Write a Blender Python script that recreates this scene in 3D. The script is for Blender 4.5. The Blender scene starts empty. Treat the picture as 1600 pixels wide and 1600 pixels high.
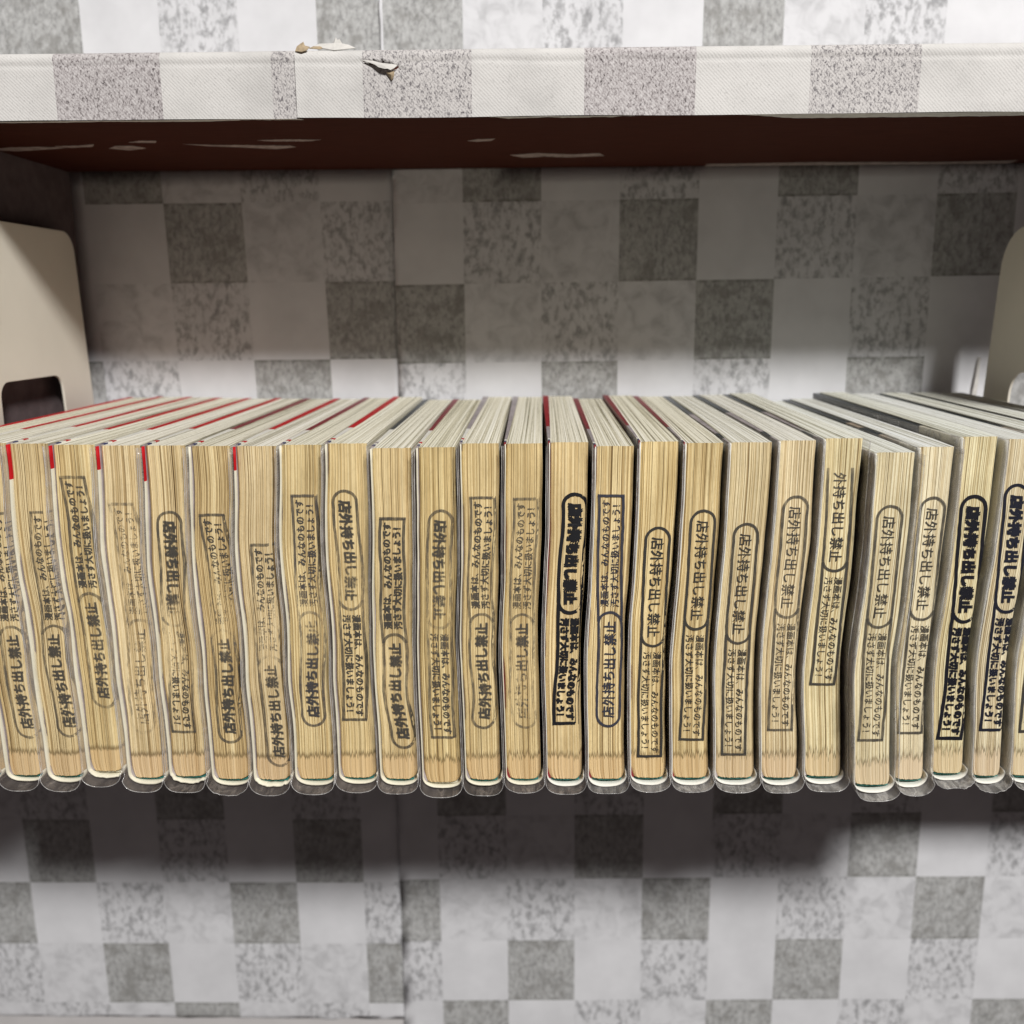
import bpy, bmesh, math, random
from mathutils import Vector, Matrix, noise as mnoise

# ------------------------------------------------------------------ camera, world, lamps, exposure
scene = bpy.context.scene
COL = scene.collection
MM = 0.001
ZUP = 1.0                                   # the lens is one metre above the floor


def V(x, y, z):                             # millimetres from the lens -> metres in the room
    return Vector((x * MM, y * MM, z * MM + ZUP))


cam = bpy.data.cameras.new('camera')
cam_ob = bpy.data.objects.new('camera', cam)
COL.objects.link(cam_ob)
PITCH, YAW, ROLL = math.radians(12.0), -0.0204, -0.006
c_, s_ = math.cos(PITCH), math.sin(PITCH)
fw = Vector((math.sin(YAW) * c_, math.cos(YAW) * c_, -s_))
rt = Vector((math.cos(YAW), -math.sin(YAW), 0))
up = rt.cross(fw)
r2 = rt * math.cos(ROLL) + up * math.sin(ROLL)
u2 = up * math.cos(ROLL) - rt * math.sin(ROLL)
m3 = Matrix((r2, u2, -fw)).transposed()
cam_ob.matrix_world = Matrix.Translation(V(0, 0, 0)) @ m3.to_4x4()
cam.sensor_width = 36
cam.lens = 36 * 1490 / 1600
cam.clip_start = 0.01
cam.clip_end = 50
cam.dof.use_dof = True
cam.dof.focus_distance = 0.437
cam.dof.aperture_fstop = 8.0
scene.camera = cam_ob

world = bpy.data.worlds.new('World')
scene.world = world
world.use_nodes = True
bg = world.node_tree.nodes['Background']
bg.inputs[0].default_value = (1.0, 0.84, 0.82, 1)
bg.inputs[1].default_value = 0.072


def area(name, loc, target, sx, sy, power, color):
    l = bpy.data.lights.new(name, 'AREA')
    l.shape = 'RECTANGLE'
    l.size, l.size_y = sx, sy
    l.energy = power
    l.color = color
    o = bpy.data.objects.new(name, l)
    COL.objects.link(o)
    o.location = V(*loc)
    d = V(*target) - V(*loc)
    o.rotation_euler = d.to_track_quat('-Z', 'Y').to_euler()
    return o


area('ceiling_lamp', (888, -1800, 1850), (0, 560, -120), 0.44, 0.34, 132.0, (1.0, 0.985, 0.975))

scene.view_settings.view_transform = 'Standard'
scene.view_settings.look = 'None'
scene.view_settings.exposure = 0.0
scene.view_settings.gamma = 1.0
scene.cycles.max_bounces = 8
scene.cycles.transparent_max_bounces = 24

rnd = random.Random(7)


# ------------------------------------------------------------------ material helpers
class Mat:
    def __init__(self, name, rough=0.7, spec=0.3):
        self.m = bpy.data.materials.new(name)
        self.m.use_nodes = True
        self.t = self.m.node_tree
        self.b = self.t.nodes['Principled BSDF']
        self.b.inputs['Roughness'].default_value = rough
        self.b.inputs['Specular IOR Level'].default_value = spec

    def n(self, kind, **kw):
        nd = self.t.nodes.new(kind)
        for k, v in kw.items():
            if k.startswith('i_'):
                key = k[2:]
                nd.inputs[int(key) if key.isdigit() else key].default_value = v
            else:
                setattr(nd, k, v)
        return nd

    def l(self, a, b):
        self.t.links.new(a, b)

    def coords(self, scale, uv=False, rot=None):
        if uv:
            src = self.n('ShaderNodeUVMap').outputs[0]
        else:
            src = self.n('ShaderNodeTexCoord').outputs['Object']
        mp = self.n('ShaderNodeMapping')
        mp.inputs['Scale'].default_value = scale
        if rot:
            mp.inputs['Rotation'].default_value = rot
        self.l(src, mp.inputs[0])
        return mp.outputs[0]

    def noise(self, vec, scale=1.0, detail=2.0, rough=0.5, dist=0.0, seed=None):
        nd = self.n('ShaderNodeTexNoise')
        nd.inputs['Scale'].default_value = scale
        nd.inputs['Detail'].default_value = detail
        nd.inputs['Roughness'].default_value = rough
        nd.inputs['Distortion'].default_value = dist
        if seed is not None:
            nd.noise_dimensions = '4D'
            if isinstance(seed, (int, float)):
                nd.inputs['W'].default_value = seed
            else:
                self.l(seed, nd.inputs['W'])
        self.l(vec, nd.inputs['Vector'])
        return nd.outputs['Fac']

    def ramp(self, fac, stops, interp='LINEAR'):
        r = self.n('ShaderNodeValToRGB')
        r.color_ramp.interpolation = interp
        e = r.color_ramp.elements
        while len(e) < len(stops):
            e.new(0.5)
        for k, (p, c) in enumerate(stops):
            e[k].position = p
            if isinstance(c, (int, float)):
                c = (c, c, c)
            e[k].color = (c[0], c[1], c[2], 1)
        self.l(fac, r.inputs[0])
        return r.outputs[0]

    def mix(self, fac, a, b, mode='MIX'):
        x = self.n('ShaderNodeMix', data_type='RGBA', blend_type=mode)
        for v, i in ((fac, 0), (a, 6), (b, 7)):
            if isinstance(v, bpy.types.NodeSocket):
                self.l(v, x.inputs[i])
            elif isinstance(v, (int, float)) and i != 0:
                x.inputs[i].default_value = (v, v, v, 1)
            elif i == 0:
                x.inputs[i].default_value = v
            else:
                x.inputs[i].default_value = (v[0], v[1], v[2], 1)
        return x.outputs[2]

    def math(self, op, a, b=None, clamp=False):
        x = self.n('ShaderNodeMath', operation=op)
        x.use_clamp = clamp
        for v, i in ((a, 0), (b, 1)):
            if v is None:
                continue
            if isinstance(v, bpy.types.NodeSocket):
                self.l(v, x.inputs[i])
            else:
                x.inputs[i].default_value = v
        return x.outputs[0]

    def bump(self, h, strength, dist):
        b = self.n('ShaderNodeBump')
        b.inputs['Strength'].default_value = strength
        b.inputs['Distance'].default_value = dist
        self.l(h, b.inputs['Height'])
        self.l(b.outputs[0], self.b.inputs['Normal'])

    def base(self, c):
        if isinstance(c, bpy.types.NodeSocket):
            self.l(c, self.b.inputs['Base Color'])
        else:
            self.b.inputs['Base Color'].default_value = (c[0], c[1], c[2], 1)


def plain(name, c, rough=0.6, spec=0.3, mottling=0.12, scale=90):
    m = Mat(name, rough, spec)
    v = m.coords((1, 1, 1))
    f = m.noise(v, scale, 4, 0.6)
    lo = tuple(x * (1 - mottling) for x in c)
    hi = tuple(min(1, x * (1 + mottling)) for x in c)
    m.base(m.ramp(f, [(0.3, lo), (0.7, hi)]))
    m.bump(m.noise(v, scale * 18, 2), 0.15, 0.0002)
    return m.m


# wallpaper prints: plain, mottled, speckled, dark linen; the 'edging' set is the same print seen close on the shelf front
def wallpaper(kind, close=False):
    m = Mat('wallpaper_' + {'P': 'plain', 'M': 'mottled', 'S': 'speckled', 'D': 'dark_linen'}[kind] + ('_edging' if close else ''), 0.75, 0.2)
    v = m.coords((1000, 1000, 1000))
    vs = m.coords((1000, 1000, 620))
    tone = (0.96, 0.935, 0.89) if close else (0.985, 0.985, 1.0)

    def t(k):
        return tuple(k * q for q in tone)
    cloud = m.noise(v, 0.035, 3, 0.55)
    weave_v = m.coords((1000, 1000, 1000))
    if kind == 'P':
        if close:
            col = m.ramp(cloud, [(0.3, t(0.54)), (0.55, t(0.63)), (0.8, t(0.67))])
            sp = m.noise(vs, 1.1, 3, 0.6)
            col = m.mix(m.ramp(sp, [(0.57, 0), (0.75, 0.45)]), col, t(0.30))
        else:
            col = m.ramp(cloud, [(0.3, t(0.60)), (0.7, t(0.69))])
    elif kind == 'M':
        c2 = m.noise(v, 0.085, 4, 0.6, 0.6)
        col = m.ramp(c2, [(0.32, t(0.48)), (0.47, t(0.59)), (0.60, t(0.65))])
    elif kind == 'S':
        base = m.ramp(cloud, [(0.3, t(0.52)), (0.7, t(0.60))] if close else [(0.3, t(0.58)), (0.7, t(0.66))])
        if close:
            base = m.mix(0.4, base, (0.55, 0.51, 0.495))
            a = m.noise(vs, 0.95, 4, 0.72, 0.7)
            f = m.ramp(a, [(0.49, 0), (0.57, 0.55), (0.68, 1)])
            col = m.mix(f, base, (0.09, 0.08, 0.09))
        else:
            a = m.noise(vs, 0.24, 4, 0.74, 0.2)
            b = m.noise(vs, 0.12, 2, 0.5)
            f = m.math('MULTIPLY', m.ramp(a, [(0.46, 0), (0.58, 0.72), (0.74, 1)]), m.ramp(b, [(0.3, 0.35), (0.6, 0.95)]))
            col = m.mix(f, base, t(0.24))
    else:
        if close:
            a = m.noise(vs, 1.0, 4, 0.7, 0.6)
            col = m.ramp(a, [(0.33, (0.08, 0.07, 0.07)), (0.43, (0.33, 0.30, 0.295)), (0.52, (0.47, 0.44, 0.43)), (0.66, (0.57, 0.545, 0.53))])
        else:
            a = m.noise(m.coords((1100, 1000, 640)), 0.34, 4, 0.75, 0.3)
            b = m.noise(v, 0.09, 3, 0.6)
            col = m.ramp(a, [(0.34, (0.235, 0.235, 0.228)), (0.5, (0.385, 0.385, 0.375)), (0.66, (0.49, 0.49, 0.482))])
            col = m.mix(m.ramp(b, [(0.50, 0), (0.66, 0.6)]), col, (0.21, 0.205, 0.19))
            uv = m.n('ShaderNodeUVMap').outputs[0]
            sep = m.n('ShaderNodeSeparateXYZ')
            m.l(uv, sep.inputs[0])
            ey = m.math('ABSOLUTE', m.math('SUBTRACT', sep.outputs[1], 0.5))
            ef = m.ramp(ey, [(0.455, 0), (0.495, 0.8)])
            ef = m.math('MULTIPLY', ef, m.ramp(m.noise(v, 0.16, 3, 0.6), [(0.40, 0), (0.62, 1)]))
            col = m.mix(ef, col, (0.13, 0.13, 0.11))
    m.base(col)
    # embossed twill
    w = m.n('ShaderNodeTexWave')
    w.wave_type = 'BANDS'
    w.bands_direction = 'DIAGONAL'
    w.inputs['Scale'].default_value = 0.36
    w.inputs['Distortion'].default_value = 0.6
    w.inputs['Detail'].default_value = 2
    m.l(weave_v, w.inputs[0])
    h = m.math('ADD', m.math('MULTIPLY', w.outputs[1], 0.5), m.noise(weave_v, 1.3, 3))
    m.bump(h, 0.55 if close else 0.3, 0.00022)
    return m.m


WP = {k: wallpaper(k) for k in 'PMSD'}
WPC = {k: wallpaper(k, True) for k in 'PMSD'}


def m_brown():
    m = Mat('dark_brown_veneer', 0.7, 0.03)
    v = m.coords((6, 60, 60))
    f = m.noise(v, 8, 5, 0.6)
    col = m.ramp(f, [(0.3, (0.044, 0.0135, 0.009)), (0.7, (0.066, 0.021, 0.014))])
    m.base(col)
    m.bump(f, 0.1, 0.0003)
    return m.m


def m_fore():
    """cut page edges: lines run up the book; UV x is millimetres across / 20, UV y is 0..1 down the book"""
    m = Mat('page_fore_edge', 0.85, 0.15)
    info = m.n('ShaderNodeObjectInfo')
    seed = m.math('MULTIPLY', info.outputs['Random'], 60)
    fine = m.noise(m.coords((1, 0.0045, 1), True), 46, 1.6, 0.7, 0, seed)
    mid = m.noise(m.coords((1, 0.008, 1), True), 20, 3, 0.65, 0, seed)
    wob = m.noise(m.coords((1, 0.16, 1), True), 60, 4, 0.7, 0, seed)
    fib = m.noise(m.coords((1, 2.2, 1), True), 30, 4, 0.7, 0, seed)
    grime = m.noise(m.coords((0.6, 2.2, 1), True), 2.2, 4, 0.6, 0, seed)
    f = m.math('ADD', m.math('MULTIPLY', fine, 0.56), m.math('MULTIPLY', mid, 0.32))
    f = m.math('ADD', f, m.math('MULTIPLY', wob, 0.12))
    col = m.ramp(f, [(0.395, (0.10, 0.062, 0.024)), (0.435, (0.40, 0.275, 0.118)), (0.475, (0.66, 0.495, 0.232)),
                     (0.56, (0.90, 0.755, 0.43))])
    col = m.mix(m.ramp(fib, [(0.5, 0), (0.75, 0.35)]), col, (0.36, 0.27, 0.14))
    gm = m.ramp(grime, [(0.40, 0), (0.66, 0.75)])
    col = m.mix(gm, col, m.mix(1.0, col, (0.72, 0.70, 0.66), 'MULTIPLY'))
    # unthumbed band at the tail with a saw-tooth limit
    sep = m.n('ShaderNodeSeparateXYZ')
    m.l(m.n('ShaderNodeUVMap').outputs[0], sep.inputs[0])
    saw = m.noise(m.coords((1, 0.0, 1), True), 38, 1, 0.4, 0, seed)
    lim = m.math('ADD', sep.outputs[1], m.math('MULTIPLY', m.math('SUBTRACT', saw, 0.5), m.math('ADD', 0.03, m.math('MULTIPLY', info.outputs['Alpha'], 0.085))))
    band = m.ramp(lim, [(0.9280, 0), (0.9330, 1)])
    tooth = m.ramp(lim, [(0.9130, 0), (0.9250, 0.9), (0.9300, 0.9), (0.9345, 0)])
    pale = m.ramp(f, [(0.38, (0.40, 0.25, 0.105)), (0.45, (0.62, 0.44, 0.215)), (0.58, (0.76, 0.58, 0.32))])
    col = m.mix(tooth, col, (0.22, 0.155, 0.07))
    col = m.mix(band, col, pale)
    col = m.mix(1.0, col, info.outputs['Color'], 'MULTIPLY')
    m.base(col)
    m.bump(f, 0.9, 0.0009)
    return m.m


def m_top():
    """cut page edges at the head: lines run back; UV x across, UV y millimetres back / 20"""
    m = Mat('page_head_edge', 0.85, 0.15)
    info = m.n('ShaderNodeObjectInfo')
    seed = m.math('MULTIPLY', info.outputs['Random'], 60)
    fine = m.noise(m.coords((1, 0.0012, 1), True), 40, 1.8, 0.7, 0, seed)
    mid = m.noise(m.coords((1, 0.004, 1), True), 18, 3, 0.6, 0, seed)
    fib = m.noise(m.coords((1, 0.25, 1), True), 12, 4, 0.7, 0, seed)
    f = m.math('ADD', m.math('MULTIPLY', fine, 0.58), m.math('MULTIPLY', mid, 0.34))
    f = m.math('ADD', f, m.math('MULTIPLY', fib, 0.08))
    col = m.ramp(f, [(0.40, (0.17, 0.15, 0.09)), (0.45, (0.52, 0.485, 0.35)), (0.50, (0.76, 0.725, 0.57)), (0.58, (0.90, 0.88, 0.76))])
    col = m.mix(0.55, col, m.mix(1.0, col, info.outputs['Color'], 'MULTIPLY'))
    m.base(col)
    m.bump(f, 0.8, 0.0007)
    return m.m


def m_ink():
    m = Mat('stamp_ink', 0.6, 0.25)
    at = m.n('ShaderNodeAttribute', attribute_name='ink')
    info = m.n('ShaderNodeObjectInfo')
    pale = m.mix(1.0, info.outputs['Color'], (0.16, 0.14, 0.11), 'ADD')
    tone = m.math('MULTIPLY', m.math('SUBTRACT', 1.0, at.outputs['Fac'], True), 0.8)
    m.l(m.mix(tone, info.outputs['Color'], pale), m.b.inputs['Base Color'])
    v = m.coords((1000, 1000, 1000))
    streak = m.noise(m.coords((1000, 1000, 60)), 2.6, 3, 0.7)
    blot = m.noise(m.coords((1000, 1000, 500)), 0.28, 5, 0.7)
    k = m.math('ADD', m.math('MULTIPLY', m.math('SUBTRACT', streak, 0.5), 1.9), m.math('MULTIPLY', m.math('SUBTRACT', blot, 0.5), 1.6))
    slack = m.math('SUBTRACT', 1.25, at.outputs['Fac'])
    a = m.math('ADD', at.outputs['Fac'], m.math('MULTIPLY', k, slack), True)
    m.l(a, m.b.inputs['Alpha'])
    return m.m


def m_vinyl(name, opacity, tint):
    m = Mat(name, 0.14, 0.7)
    m.base(tint)
    v = m.coords((1000, 200, 160))
    n = m.noise(v, 0.35, 2, 0.5)
    cre = m.noise(m.coords((1000, 300, 260)), 0.16, 3, 0.55, 0.8)
    info = m.n('ShaderNodeObjectInfo')
    al = m.ramp(n, [(0.35, opacity * 0.5), (0.7, min(1, opacity * 1.4))])
    al = m.math('ADD', al, m.math('MULTIPLY', m.ramp(cre, [(0.50, 0), (0.535, 1), (0.57, 0)]), opacity * 0.9))
    al = m.math('MULTIPLY', al, m.math('ADD', 0.65, m.math('MULTIPLY', info.outputs['Random'], 0.7)), True)
    m.l(al, m.b.inputs['Alpha'])
    m.bump(m.math('ADD', n, m.math('MULTIPLY', cre, 1.5)), 0.7, 0.001)
    return m.m


BROWN = m_brown()
FORE = m_fore()
HEAD = m_top()
INK = m_ink()
VINYL = m_vinyl('clear_vinyl', 0.095, (0.60, 0.53, 0.47))
VINYL_SHEEN = m_vinyl('clear_vinyl_sheen', 0.17, (0.72, 0.70, 0.66))  # paler, denser copy of the vinyl, with its reflected light put into the colour
RIM = m_vinyl('vinyl_rim', 0.42, (0.74, 0.73, 0.71))
WHITE = plain('jacket_white', (0.76, 0.74, 0.66), 0.45, 0.4, 0.05)
CREAMW = plain('jacket_cream', (0.70, 0.66, 0.52), 0.5, 0.3, 0.08)
RED = plain('jacket_red', (0.46, 0.010, 0.014), 0.5, 0.15, 0.12)
PANEL = plain('dark_panel', (0.13, 0.10, 0.10), 0.7, 0.05, 0.2)
DEEPRED = plain('jacket_deep_red', (0.27, 0.012, 0.018), 0.5, 0.15, 0.15)
MAROON = plain('jacket_maroon', (0.20, 0.018, 0.024), 0.45, 0.4, 0.2)
NAVY = plain('jacket_navy', (0.035, 0.04, 0.12), 0.4, 0.4, 0.2)
SLATE = plain('jacket_slate', (0.028, 0.036, 0.042), 0.35, 0.5, 0.3)
GREYV = plain('jacket_grey', (0.33, 0.29, 0.29), 0.45, 0.4, 0.25)
TAN = plain('jacket_tan', (0.34, 0.27, 0.20), 0.45, 0.4, 0.3)
TEAL = plain('endpaper_teal', (0.05, 0.22, 0.19), 0.5, 0.3, 0.1)
STEEL = plain('cream_enamel', (0.75, 0.70, 0.59), 0.4, 0.4, 0.05, 14)
OFFW = plain('offwhite_paint', (0.55, 0.53, 0.52), 0.6, 0.3, 0.06, 20)
PAPER = plain('torn_paper', (0.60, 0.58, 0.54), 0.8, 0.2, 0.1, 300)
PAPERB = plain('torn_paper_back', (0.36, 0.28, 0.18), 0.8, 0.2, 0.3, 300)
RESIDUE = plain('paper_residue', (0.30, 0.24, 0.22), 0.8, 0.2, 0.4, 200)


# ------------------------------------------------------------------ object helpers
def link(name, me, mats, parent=None, smooth=False):
    o = bpy.data.objects.new(name, me)
    COL.objects.link(o)
    for mt in mats:
        me.materials.append(mt)
    if smooth:
        me.shade_smooth()
    if parent:
        o.parent = parent
        o.matrix_parent_inverse = Matrix.Translation(-root_loc(parent))
    return o


def root_loc(o):
    return o.location if o.type == 'EMPTY' else Vector((0, 0, 0))


def from_data(name, verts, faces, mats, parent=None, idx=None, smooth=False, uvs=None):
    me = bpy.data.meshes.new(name)
    me.from_pydata([V(*v) for v in verts], [], faces)
    if idx:
        for p, k in zip(me.polygons, idx):
            p.material_index = k
    if uvs:
        lay = me.uv_layers.new(name='UVMap')
        for p, uv in zip(me.polygons, uvs):
            for li, q in zip(p.loop_indices, uv):
                lay.data[li].uv = q
    me.update()
    return link(name, me, mats, parent, smooth)


def box(name, x0, x1, y0, y1, z0, z1, mat, parent=None, bevel=0.0):
    bm = bmesh.new()
    bmesh.ops.create_cube(bm, size=1)
    for v in bm.verts:
        v.co = V((x0 + x1) / 2 + v.co.x * (x1 - x0), (y0 + y1) / 2 + v.co.y * (y1 - y0), (z0 + z1) / 2 + v.co.z * (z1 - z0))
    if bevel:
        bmesh.ops.bevel(bm, geom=bm.edges[:], offset=bevel * MM, segments=2, affect='EDGES', profile=0.5)
    me = bpy.data.meshes.new(name)
    bm.to_mesh(me)
    bm.free()
    return link(name, me, [mat], parent)


def thing(name, loc, label, cat, group=None):
    o = bpy.data.objects.new(name, None)
    COL.objects.link(o)
    o.empty_display_size = 0.02
    o.location = V(*loc)
    o['label'] = label
    o['category'] = cat
    if group:
        o['group'] = group
    return o


# ------------------------------------------------------------------ bookcase
case = thing('bookcase', (0, 650, -232), 'dark brown bookcase with shelf front papered in a grey and white patchwork print', 'bookcase')
wall = box('back_wall', -800, 800, 651, 662, -800, 420, OFFW)
wall['kind'] = 'structure'
upper = box('shelf_board', -800, 800, 480.6, 650, 89.5, 116.0, BROWN, case)
lower = box('shelf_board', -800, 800, 505, 650, -256, -232.2, BROWN, case)
prof_ = [(650, 89.3), (486, 89.3), (486, -20), (434, -60), (434, -232), (650, -232)]  # lower front stretched forward out of view, added to shade the lower-left wall
from_data('side_panel', [(x, y, z) for x in (-319, -301) for y, z in prof_],
          [tuple(range(5, -1, -1)), tuple(range(6, 12))] + [(k, (k + 1) % 6, 6 + (k + 1) % 6, 6 + k) for k in range(6)], [PANEL], case)


def sheet(x0, x1, z0, z1, L, cells, curl=0.0, name='wallpaper_sheet', ydist=649.6, seed=0, ragged=0.0):
    """one strip of wallpaper: lattice L = (origin, column step, row step); each printed square is a face block"""
    (ox, oz), (cx, cz), (rx, rz) = L
    verts, faces, idx, uvs = [], [], [], []
    vmap = {}
    SUB = 5
    kinds = 'PMSD'
    det = cx * rz - cz * rx
    cr = []
    for X in (x0, x1):
        for Z in (z0, z1):
            dx, dz = X - ox, Z - oz
            cr.append(((dx * rz - dz * rx) / det, -(cx * dz - cz * dx) / det))
    c0 = math.floor(min(q[0] for q in cr)) - 1
    c1 = math.ceil(max(q[0] for q in cr)) + 1
    r0 = math.floor(min(q[1] for q in cr)) - 1
    r1 = math.ceil(max(q[1] for q in cr)) + 1

    def vert(i, j):
        k = (i, j)
        if k not in vmap:
            c, r = i / SUB, j / SUB
            x = ox + c * cx - r * rx
            z = oz + c * cz - r * rz
            xl = x0 + (0.7 * mnoise.noise(Vector((z * 0.11, seed, 0))) if curl else 0)
            x = max(xl, min(x1, x))
            zb = z0 + ragged * mnoise.noise(Vector((x * 0.06, seed, 5)))
            z = max(zb, min(z1, z))
            y = ydist + 0.35 * mnoise.noise(Vector((x * 0.02, z * 0.02, seed)))
            if curl:
                kz = 0.55 + 0.45 * mnoise.noise(Vector((z * 0.03, 3.1, seed)))
                y -= (0.3 + curl * kz * math.exp(-(x - x0) / 3.0))
            vmap[k] = len(verts)
            verts.append((x, y, z))
        return vmap[k]
    for c in range(c0, c1):
        for r in range(r0, r1):
            kd = cells.get((c, r))
            if kd is None:
                kd = 'PSPDMPSD'[(c * 3 + r * 5) % 8]
            for a in range(SUB):
                for b in range(SUB):
                    q = [vert(c * SUB + a + p, r * SUB + b + w) for p, w in ((0, 1), (1, 1), (1, 0), (0, 0))]
                    A = [verts[k] for k in q]
                    if abs(A[0][0] - A[2][0]) < 1e-4 or abs(A[0][2] - A[2][2]) < 1e-4:
                        continue
                    faces.append(q)
                    idx.append(kinds.index(kd))
                    uvs.append([((a + p) / SUB, (b + w) / SUB) for p, w in ((0, 1), (1, 1), (1, 0), (0, 0))])
    o = from_data(name, verts, faces, [WP[k] for k in kinds], wall, idx, True, uvs)
    md = o.modifiers.new('thickness', 'SOLIDIFY')
    md.thickness = 0.00025
    md.offset = 0
    return o


def table(rows, c0, r0):
    d = {}
    for j, row in enumerate(rows):
        for i, ch in enumerate(row):
            d[(c0 + i, r0 + j)] = ch
    return d


# above the shelf
sheet(-800, -92.5, 119.6, 420, ((-284.6, 195), (50.0, 0.1), (0, 51)), table(['DDPSPDDD'], -2, 0), 0, seed=1)
sheet(-94.2, 800, 119.6, 420, ((-42.4, 195), (50.2, 0.1), (0, 51)), table(['PDMSPDMSPPS'], -2, 0), 2.4, seed=2)
# between the two shelves
sheet(-301, -88.0, -232, 89.2, ((-292.66, 68.88), (51.71, 0.23), (-1.02, 50.98)),
      table(['DMSP', 'PDMS', 'MSPD', 'SPDP', 'MPSP'], 0, -1), 0, seed=3)
sheet(-89.6, 800, -232, 89.2, ((-44.11, 68.27), (51.06, 0.50), (-0.14, 51.72)),
      table(['MDPSPDPS', 'PSMDPSMD', 'DMSMDPSP', 'SPDPSPDP', 'PMSPDPSM'], -1, -1), 1.1, seed=4)
# under the books
sheet(-800, -97.5, -546, -256.4, ((-282.37, -374.57 + 52.74 * 0), (51.40, 0.335), (-0.24, 52.74)),
      table(['PSMSPDPSP', 'SDMSPDPSP', 'PPPDPSPDP', 'DPDPSMDPS', 'SPSMDPSMD', 'PMMSMDMSP'], -5, -2), 0, seed=5, ragged=1.5)
sheet(-99.6, 800, -700, -256.4, ((-70.27, -370.31), (51.21, 0.656), (-0.28, 52.76)),
      table(['PDPSPDPSPD', 'PSMDPSMDPS', 'DMSMDPSMDM', 'SPDPSPDPSP', 'PDPSMDPSMD'], -1, -1), 2.4, seed=6)

# white paper sliver that has come off the corner by the right bookend
from_data('paper_strip', [(294.3, 648.4, -70), (297.8, 647.5, -70), (298.6, 646.2, -33), (297.4, 648, -33), (295.6, 645.8, -52), (298.4, 645.8, -52)],
          [(0, 1, 5, 4), (4, 5, 2, 3)], [PAPER], wall)


# shelf-front wallpaper: face, rounded arris, return on top; seam and tear are real relief
def edging(x0, x1, marks, seed, tear=False, lift=0.0):
    xs = set([x0, x1] + [m[0] for m in marks if x0 < m[0] < x1])
    k = x0
    while k < x1:
        xs.add(round(k, 3))
        k += 1.0 if (tear and -84 < k < -55) else 2.5
    xs = sorted(xs)
    prof = []                        # (y, z)
    n = 30
    for j in range(n + 1):
        prof.append((480.0, 89.4 + (116.0 - 89.4) * j / n))
    for j in range(1, 7):
        a = j / 6 * math.pi / 2
        prof.append((480.0 + 3.4 * (1 - math.cos(a)), 116.0 + 3.7 * math.sin(a)))
    prof += [(490, 119.9), (648.5, 119.9)]
    verts, faces, idx = [], [], []
    for x in xs:
        for j, (y, z) in enumerate(prof):
            dy = 0.30 * mnoise.noise(Vector((x * 0.03, z * 0.05, seed))) + 0.10 * mnoise.noise(Vector((x * 0.2, z * 0.2, seed)))
            # soft ridge where the paper folds over
            dy += 0.35 * math.exp(-((z - (113.6 + 1.0 * mnoise.noise(Vector((x * 0.02, 0, seed + 9))))) / 0.9) ** 2)
            if lift:
                dy -= 0.9 * math.exp(-(x - x0) / 1.6)
            dz = 0
            if j == 0:
                dz = 0.9 * mnoise.noise(Vector((x * 0.015, 4.2, seed))) - (0.2)
            if tear and -82 < x < -57 and z < 116.5:
                t = (x + 82) / 25
                zc = 115.3 - 5.2 * t + 0.5 * math.sin(x * 1.7)
                wid = 0.25 + 1.25 * math.exp(-((t - 0.62) / 0.22) ** 2)
                d = z - zc
                amp = math.sin(math.pi * min(1, max(0, t)))
                if abs(d) < wid:
                    dy += 1.9 * amp * (1 - abs(d) / wid * 0.4)
                elif 0 < d < 2.6:
                    dy -= 1.3 * amp * (1 - (d - wid) / 2.6)
            if j > 35:
                dy = 0
                dz += 0.25 * mnoise.noise(Vector((x * 0.05, y * 0.1, seed)))
            verts.append((x, y + dy - 0.25, z + dz))
    m = len(prof)
    kinds = 'PMSD'
    for i in range(len(xs) - 1):
        xm = (xs[i] + xs[i + 1]) / 2
        kd = [q[1] for q in marks if q[0] <= xm][-1]
        for j in range(m - 1):
            faces.append((i * m + j, (i + 1) * m + j, (i + 1) * m + j + 1, i * m + j + 1))
            idx.append(kinds.index(kd))
    return from_data('wallpaper_edging', verts, faces, [WPC[k] for k in kinds], upper, idx, True)


MK1 = [(-800, 'P'), (-380, 'S'), (-330, 'P'), (-276, 'P'), (-225.4, 'D'), (-174.5, 'P'), (-121.9, 'S')]
MK2 = [(-120, 'P'), (-78.8, 'S'), (-27.5, 'P'), (25.3, 'D'), (77.4, 'P'), (130.5, 'S'), (181.5, 'P'), (236, 'D'), (290, 'P')]
edging(-800, -109.5, MK1, 21)
edging(-110.4, 800, MK2, 22, True, 0.9)


def poly(name, pts, mat, parent, thick=0.3, y=None, z=None):
    """small flat scrap: pts are (x, z) at distance y or (x, y) at height z, given a real thickness"""
    out = []
    for k, p in enumerate(pts):
        q = pts[(k + 1) % len(pts)]
        n = max(1, int(math.hypot(q[0] - p[0], q[1] - p[1]) / 1.6))
        for w in range(n):
            a = p[0] + (q[0] - p[0]) * w / n
            b = p[1] + (q[1] - p[1]) * w / n
            out.append((a + 0.5 * mnoise.noise(Vector((a * 0.7, b * 0.7, 1))), b + 0.9 * mnoise.noise(Vector((a * 0.7, b * 0.7, 8)))
                        if b > 481 or z is None else b))
    pts = out
    bm = bmesh.new()
    vs = [bm.verts.new(V(p[0], y, p[1]) if y is not None else V(p[0], p[1], z)) for p in pts]
    f = bm.faces.new(vs)
    r = bmesh.ops.extrude_face_region(bm, geom=[f])
    off = Vector((0, thick * MM, 0)) if y is not None else Vector((0, 0, thick * MM))
    bmesh.ops.translate(bm, vec=off, verts=[g for g in r['geom'] if isinstance(g, bmesh.types.BMVert)])
    bmesh.ops.recalc_face_normals(bm, faces=bm.faces[:])
    me = bpy.data.meshes.new(name)
    bm.to_mesh(me)
    bm.free()
    return link(name, me, [mat], parent)


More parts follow.
